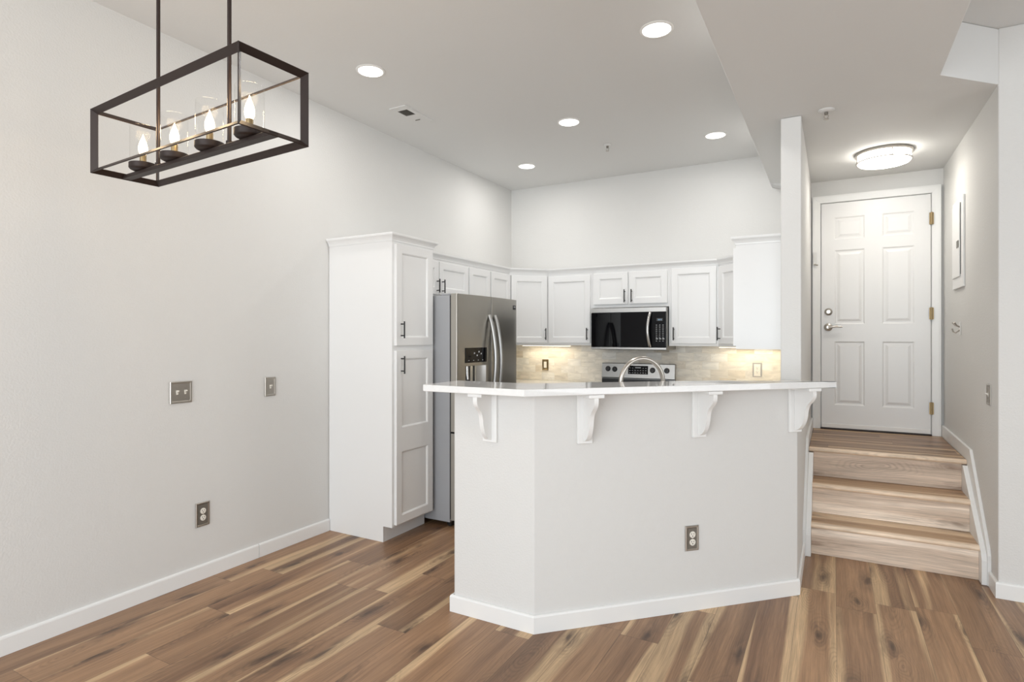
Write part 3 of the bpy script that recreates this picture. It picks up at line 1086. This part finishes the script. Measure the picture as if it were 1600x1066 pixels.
# ------------------------------------------------------------------ faucet
fa = thing('faucet', 'brushed nickel gooseneck kitchen faucet rising behind the bar counter', 'faucet', (2.172, 3.072, 0.9205), PI / 4)
bm = bmesh.new()
lathe(bm, [(0, 0), (0.027, 0), (0.027, 0.008), (0.021, 0.014), (0.019, 0.060), (0.0145, 0.070), (0, 0.070)], (0, 0, 0), 24)
new_obj('base', bm, M['nickel'], fa, 40)
bm = bmesh.new()
zc = 1.148 - 0.9205
pts = [(0, 0, 0.068)] + [(0, 0, 0.09 + (zc - 0.09) * k / 3) for k in range(4)]
for k in range(1, 19):
    a = PI - PI * k / 18
    pts.append((0.130 + 0.130 * math.cos(a), 0, zc + 0.130 * math.sin(a)))
pts += [(0.260, 0, zc - 0.02)]
tube(bm, pts, 0.0125, 14)
new_obj('spout', bm, M['nickel'], fa, 60)
bm = bmesh.new()
lathe(bm, [(0, 0), (0.017, 0), (0.018, 0.012), (0.016, 0.085), (0.013, 0.095), (0, 0.095)], (0.260, 0, zc - 0.112), 20)
new_obj('spray_head', bm, M['nickel'], fa, 40)
bm = bmesh.new()
tube(bm, [(0, -0.018, 0.045), (0.0, -0.050, 0.062), (0.0, -0.085, 0.090)], [0.008, 0.007, 0.006], 10)
new_obj('lever', bm, M['nickel'], fa, 40)


# ------------------------------------------------------------------ electrical plates (front to -Y in local frame)
def plate_bm(w, h, d=0.007):
    bm = bmesh.new()
    t = panel_slab(w, h, d, [(0.009, 0.009, w - 0.009, h - 0.009)], [(0.003, -0.002)], 0.003)
    merge(bm, t, Matrix.Translation((-w / 2, -d - 0.0005, -h / 2)))
    return bm


def outlet(label, loc, rz, cat='outlet', pm='plate_dark', rim='plate', grp=None, scale=1.0):
    t = thing('wall_outlet', label, cat, loc, rz, grp)
    w, h = 0.078 * scale, 0.128 * scale
    fr_ = new_obj('plate_rim', plate_bm(w, h), M[rim], t)
    new_obj('plate', BX(-w / 2 + 0.012, w / 2 - 0.012, -0.0075, -0.0052, -h / 2 + 0.012, h / 2 - 0.012), M[pm], t)
    for s in (-1, 1):
        z = s * 0.0195
        bm = bmesh.new()
        lathe(bm, [(0, 0), (0.0168, 0), (0.0168, 0.0026), (0.0150, 0.0032), (0, 0.0032)], (0, -0.0074, z), 24, FACE_FRONT)
        k = new_obj('socket', bm, M['ivory'], t, 40)
        bm = bmesh.new()
        box(bm, -0.0075, -0.0052, -0.0111, -0.0106, z + 0.000, z + 0.0085)
        box(bm, 0.0052, 0.0075, -0.0111, -0.0106, z + 0.001, z + 0.0078)
        lathe(bm, [(0, 0), (0.0028, 0), (0.0028, 0.0005), (0, 0.0005)], (0, -0.0106, z - 0.007), 10, FACE_FRONT)
        new_obj('slot', bm, M['dark'], k)
    bm = bmesh.new()
    lathe(bm, [(0, 0), (0.003, 0), (0.003, 0.001), (0, 0.001)], (0, -0.0075, 0), 10, FACE_FRONT)
    new_obj('screw', bm, M['nickel'], t)
    return t


def switch(label, loc, rz, gangs=1, w=None, h=0.122, rocker=False, pm='plate'):
    t = thing('light_switch', label, 'switch', loc, rz)
    w = w or (0.076 if gangs == 1 else 0.124)
    new_obj('plate', plate_bm(w, h), M[pm], t)
    for g_ in range(gangs):
        x = (g_ - (gangs - 1) / 2) * 0.046
        bm = bmesh.new()
        if rocker:
            box(bm, x - 0.0165, x + 0.0165, -0.0095, -0.0045, -0.033, 0.033, bev=0.001)
            new_obj('rocker', bm, M['ivory'], t)
        else:
            box(bm, x - 0.0055, x + 0.0055, -0.0070, -0.0045, -0.012, 0.012)
            prism_yz(bm, [(-0.0068, -0.004), (-0.0068, 0.006), (-0.020, 0.012), (-0.021, 0.006)], x - 0.0042, x + 0.0042)
            new_obj('toggle', bm, M['ivory'], t)
        for s in (-1, 1):
            bm = bmesh.new()
            lathe(bm, [(0, 0), (0.0028, 0), (0.0028, 0.001), (0, 0.001)], (x, -0.0055, s * 0.030 if not rocker else s * 0.047), 10, FACE_FRONT)
            new_obj('screw', bm, M['nickel'], t)
    return t


switch('double toggle light switch in a pewter plate on the left wall', (0.0, 1.942, 1.089), PI / 2, 2, 0.125, 0.122)
switch('single toggle light switch in a pewter plate close to the pantry cabinet', (0.0, 2.529, 1.076), PI / 2, 1, 0.082, 0.122)
outlet('pewter framed duplex outlet low on the left wall below the double switch', (0.0, 2.069, 0.374), PI / 2, scale=1.08)
outlet('pewter framed duplex outlet low on the bar wall', (2.5555, 3.0475, 0.368), PI / 4)
outlet('pewter framed outlet on the tile backsplash near the column', (2.582, B - 0.0102, 1.095), 0, pm='ivory')
switch('rocker switch in a brass plate on the tile near the refrigerator', (0.434, B - 0.0102, 1.091), 0, 1, 0.074, 0.118, rocker=True, pm='brass')
switch('single toggle switch on the right hall wall beside the steps', (RX, 4.182, 1.071), -PI / 2, 1, 0.078, 0.118)

# ------------------------------------------------------------------ breaker panel and hook on the right hall wall
bp_ = thing('breaker_panel', 'white electrical breaker panel door on the right hall wall', 'breaker panel', (RX, 5.255, 1.737), -PI / 2)
new_obj('cover', BX(0.0, 0.385, -0.013, -0.0005, 0.0, 0.620, bev=0.003), M['door'], bp_)
pdv = new_obj('panel_door', BX(0.035, 0.300, -0.021, -0.0135, 0.075, 0.585, bev=0.003), M['door'], bp_)
new_obj('latch', BX(0.225, 0.288, -0.026, -0.0215, 0.275, 0.325, bev=0.002), M['plate_dark'], pdv)
new_obj('door_gap', BX(0.303, 0.318, -0.0145, -0.0132, 0.09, 0.580), M['dark'], bp_)
for z in (0.12, 0.47):
    bm = bmesh.new()
    lathe(bm, [(0, 0), (0.006, 0), (0.006, 0.003), (0, 0.003)], (0.016, -0.013, z), 12, FACE_FRONT)
    new_obj('screw', bm, M['nickel'], bp_)

hk = thing('wall_hook', 'small white double hook on the right hall wall below the breaker panel', 'hook', (RX, 5.033, 1.455), -PI / 2)
new_obj('hook_plate', BX(-0.014, 0.014, -0.006, -0.0005, -0.045, 0.045, bev=0.002), M['white'], hk)
bm = bmesh.new()
tube(bm, [(0, -0.006, -0.010), (0, -0.028, -0.030), (0, -0.042, -0.022), (0, -0.048, 0.0)], 0.005, 8)
for s in (-1, 1):
    tube(bm, [(0, -0.006, 0.012), (s * 0.02, -0.026, 0.022), (s * 0.036, -0.040, 0.042)], [0.005, 0.005, 0.006], 8)
new_obj('prongs', bm, M['nickel'], hk, 40)


# ------------------------------------------------------------------ chandelier
ch = thing('chandelier', 'dark bronze linear cage chandelier with four candle bulbs in clear glass', 'chandelier', (1.181, 1.263, 2.152), math.radians(-3.4638))
L2, W2, H2, IN, TH = 0.480, 0.125, 0.1225, 0.0185, 0.0036
fm = bmesh.new()
def strap(a, b, ia, ib):
    a, b, ia, ib = map(Vector, (a, b, ia, ib))
    nrm = (b - a).cross(ia - a).normalized() * (TH / 2)
    t = bmesh.new()
    q = [t.verts.new(p) for p in (a + nrm, b + nrm, ib + nrm, ia + nrm, a - nrm, b - nrm, ib - nrm, ia - nrm)]
    for f in ((0, 1, 2, 3), (7, 6, 5, 4), (0, 4, 5, 1), (1, 5, 6, 2), (2, 6, 7, 3), (3, 7, 4, 0)):
        t.faces.new([q[i] for i in f])
    merge(fm, t)
def cpt(sx, sy, sz, k):
    return (sx * (L2 - k), sy * (W2 - k), sz * (H2 - k))
for i in (-1, 1):
    for j in (-1, 1):
        strap(cpt(-1, i, j, 0), cpt(1, i, j, 0), cpt(-1, i, j, IN), cpt(1, i, j, IN))
        strap(cpt(i, -1, j, 0), cpt(i, 1, j, 0), cpt(i, -1, j, IN), cpt(i, 1, j, IN))
        strap(cpt(i, j, -1, 0), cpt(i, j, 1, 0), cpt(i, j, -1, IN), cpt(i, j, 1, IN))
new_obj('frame', fm, M['bronze'], ch)
new_obj('crossbar', BX(-L2 + 0.006, L2 - 0.006, -0.016, 0.016, -H2 + 0.001, -H2 + 0.015, bev=0.001), M['bronze'], ch)
for x in (-0.230, 0.232):
    bm = bmesh.new()
    tube(bm, [(x, 0, -H2 + 0.0152), (x, 0, H - 2.152 - 0.030)], 0.0068, 12)
    lathe(bm, [(0, 0), (0.011, 0), (0.011, 0.012), (0, 0.012)], (x, 0, -H2 + 0.0155), 16)
    new_obj('stem', bm, M['bronze'], ch, 40)
new_obj('canopy', BX(-0.28, 0.28, -0.06, 0.06, H - 2.152 - 0.0295, H - 2.152 - 0.0005, bev=0.003), M['bronze'], ch)
for i, x in enumerate((-0.345, -0.115, 0.115, 0.345)):
    bm = bmesh.new()
    z0 = -H2 + 0.0155
    lathe(bm, [(0, 0), (0.036, 0), (0.044, 0.004), (0.048, 0.009), (0.048, 0.027), (0, 0.027)], (x, 0, z0), 28)
    cup = new_obj('lamp_cup', bm, M['bronze'], ch, 40)
    bm = bmesh.new()
    lathe(bm, [(0, 0.0), (0.0115, 0.0), (0.0115, 0.036), (0, 0.036)], (x, 0, z0 + 0.0275), 16)
    new_obj('candle_sleeve', bm, M['brass'], cup, 40)
    bm = bmesh.new()
    lathe(bm, [(0, 0), (0.0100, 0.0), (0.0145, 0.011), (0.0165, 0.022), (0.0155, 0.034), (0.0115, 0.049), (0.006, 0.062), (0.0025, 0.073), (0, 0.080)], (x, 0, z0 + 0.063), 20)
    new_obj('bulb', bm, M['bulb'], cup, 60)
    bm = bmesh.new()
    zg = z0 + 0.0275
    lathe(bm, [(0.0425, 0.0), (0.0450, 0.0), (0.0450, 0.142), (0.0425, 0.142)], (x, 0, zg), 32)
    # open the tube: drop the two end caps and close the wall
    bm.faces.ensure_lookup_table()
    caps = [f for f in bm.faces if len(f.verts) > 8]
    bmesh.ops.delete(bm, geom=caps, context='FACES_ONLY')
    new_obj('glass_shade', bm, M['glass'], cup, 40)
    d = bpy.data.lights.new('candle_light', 'POINT')
    d.energy = 1.6
    d.color = (1.0, 0.72, 0.42)
    d.shadow_soft_size = 0.03
    o = bpy.data.objects.new('candle_light', d)
    COL.objects.link(o)
    o.parent = cup
    o.location = (x, 0, z0 + 0.165)

# ------------------------------------------------------------------ ceiling fixtures
for (x, y, lab) in ((0.675, 2.731, 'recessed ceiling light nearest the chandelier and the left wall'),
                    (2.360, 3.106, 'recessed ceiling light nearest the camera, beside the soffit edge'),
                    (1.411, 4.121, 'recessed ceiling light in the middle of the kitchen ceiling'),
                    (2.346, 4.971, 'recessed ceiling light beside the far end of the soffit'),
                    (0.592, 4.990, 'recessed ceiling light closest to the back left corner')):
    t = thing('ceiling_light', lab, 'light', (x, y, H), 0, 'recessed lights in the kitchen ceiling')
    bm = bmesh.new()
    lathe(bm, [(0.074, -0.0005), (0.0895, -0.0005), (0.090, -0.003), (0.086, -0.006), (0.076, -0.007), (0.074, -0.004)], (0, 0, 0), 40)
    bm.faces.ensure_lookup_table()
    bmesh.ops.delete(bm, geom=[f for f in bm.faces if len(f.verts) > 8], context='FACES_ONLY')
    new_obj('trim_ring', bm, M['white'], t, 40)
    bm = bmesh.new()
    lathe(bm, [(0, -0.0005), (0.0738, -0.0005), (0.0738, -0.005), (0.05, -0.0075), (0, -0.008)], (0, 0, 0), 40)
    new_obj('lens', bm, M['lens'], t, 60)
    a = area('led_light', (0, 0, -0.012), (0, 0, 0), 0.14, 0.14, 6.0, (1.0, 0.975, 0.94), 'DISK')
    a.parent = t

vt = thing('ceiling_vent', 'white ceiling register with a dark open grille beside the left wall', 'vent', (0.445, 3.415, H), 0)
bm = bmesh.new()
for (x0, x1, y0, y1) in ((-0.072, 0.075, -0.165, -0.105), (-0.072, -0.045, -0.105, 0.002), (0.042, 0.075, -0.105, 0.002), (-0.072, 0.075, 0.002, 0.165)):
    box(bm, x0, x1, y0, y1, -0.007, -0.0005)
new_obj('frame', bm, M['ceil'], vt)
new_obj('duct_opening', BX(-0.045, 0.042, -0.105, 0.002, -0.002, -0.0008), M['dark'], vt)
for k in range(7):
    bm = bmesh.new()
    box(bm, -0.044, 0.041, -0.0010, 0.0010, -0.0075, -0.0025)
    o = new_obj('louvre', bm, M['plate_dark'], vt)
    o.location = (0, -0.097 + k * 0.0145, 0)
bm = bmesh.new()
box(bm, -0.032, 0.010, 0.088, 0.094, -0.012, -0.0072)
new_obj('damper_lever', bm, M['plate_dark'], vt)
bm = bmesh.new()
box(bm, 0.0755, 0.079, -0.165, 0.165, -0.009, -0.0005)
new_obj('raised_lip', bm, M['ceil'], vt)


def sprinkler(label, x, y, z, r):
    t = thing('fire_sprinkler', label, 'sprinkler', (x, y, z), 0, 'fire sprinkler heads')
    bm = bmesh.new()
    lathe(bm, [(0, -0.0005), (r, -0.0005), (r, -0.004), (r * 0.75, -0.011), (r * 0.35, -0.013), (0, -0.013)], (0, 0, 0), 28)
    new_obj('escutcheon', bm, M['ceil'], t, 40)
    bm = bmesh.new()
    lathe(bm, [(0, -0.0135), (0.010, -0.0135), (0.010, -0.026), (0.006, -0.030), (0, -0.030)], (0, 0, 0), 16)
    new_obj('head', bm, M['plate_dark'], t, 40)
    bm = bmesh.new()
    for s in (-1, 1):
        tube(bm, [(s * 0.008, 0, -0.030), (s * 0.012, 0, -0.040), (s * 0.003, 0, -0.054)], 0.0022, 8)
    lathe(bm, [(0, -0.0545), (0.014, -0.0545), (0.015, -0.057), (0, -0.057)], (0, 0, 0), 20)
    new_obj('deflector', bm, M['nickel'], t, 40)


sprinkler('fire sprinkler head on the kitchen ceiling', 1.490, 4.769, H, 0.034)
sprinkler('fire sprinkler head on the dropped ceiling beside the column', 3.154, 3.937, S, 0.045)

fl = thing('ceiling_light', 'round lit flush-mount drum light with nickel bands over the entry landing', 'light', (3.515, 5.040, S), 0)
bm = bmesh.new()
lathe(bm, [(0, -0.0005), (0.182, -0.0005), (0.184, -0.020), (0.178, -0.024), (0, -0.024)], (0, 0, 0), 56)
new_obj('mounting_band', bm, M['nickel'], fl, 40)
bm = bmesh.new()
lathe(bm, [(0, -0.0245), (0.168, -0.0245), (0.168, -0.072), (0.160, -0.082), (0.12, -0.092), (0.06, -0.097), (0, -0.098)], (0, 0, 0), 56)
new_obj('diffuser', bm, M['dome'], fl, 60)
bm = bmesh.new()
lathe(bm, [(0.1685, -0.066), (0.178, -0.066), (0.178, -0.074), (0.1685, -0.074)], (0, 0, 0), 56)
bm.faces.ensure_lookup_table()
bmesh.ops.delete(bm, geom=[f for f in bm.faces if len(f.verts) > 8], context='FACES_ONLY')
for k in range(4):
    a = PI / 4 + k * PI / 2 - 0.55
    tube(bm, [(0.175 * math.cos(a), 0.175 * math.sin(a), -0.022), (0.175 * math.cos(a), 0.175 * math.sin(a), -0.070)], 0.004, 8)
new_obj('cage_ring', bm, M['nickel'], fl, 40)
a = area('hall_light', (0, 0, -0.105), (0, 0, 0), 0.30, 0.30, 3.2, (1.0, 0.95, 0.87), 'DISK')
a.parent = fl

# under-cabinet strip lights
for (x, y, rz, lab) in ((0.50, 5.62, 0, 'small under-cabinet strip light in the back left corner'),
                        (2.55, 5.62, 0, 'small under-cabinet strip light in the back right corner')):
    t = thing('strip_light', lab, 'light', (x, y, 1.312), rz, 'under-cabinet strip lights')
    new_obj('housing', BX(-0.29, 0.29, -0.018, 0.018, -0.012, -0.0008), M['white'], t)
    new_obj('lens', BX(-0.28, 0.28, -0.013, 0.013, -0.0150, -0.0125), M['strip'], t)
    a = area('strip_glow', (0, 0, -0.018), (0, 0, 0), 0.50, 0.03, 1.2, (1.0, 0.86, 0.62))
    a.parent = t
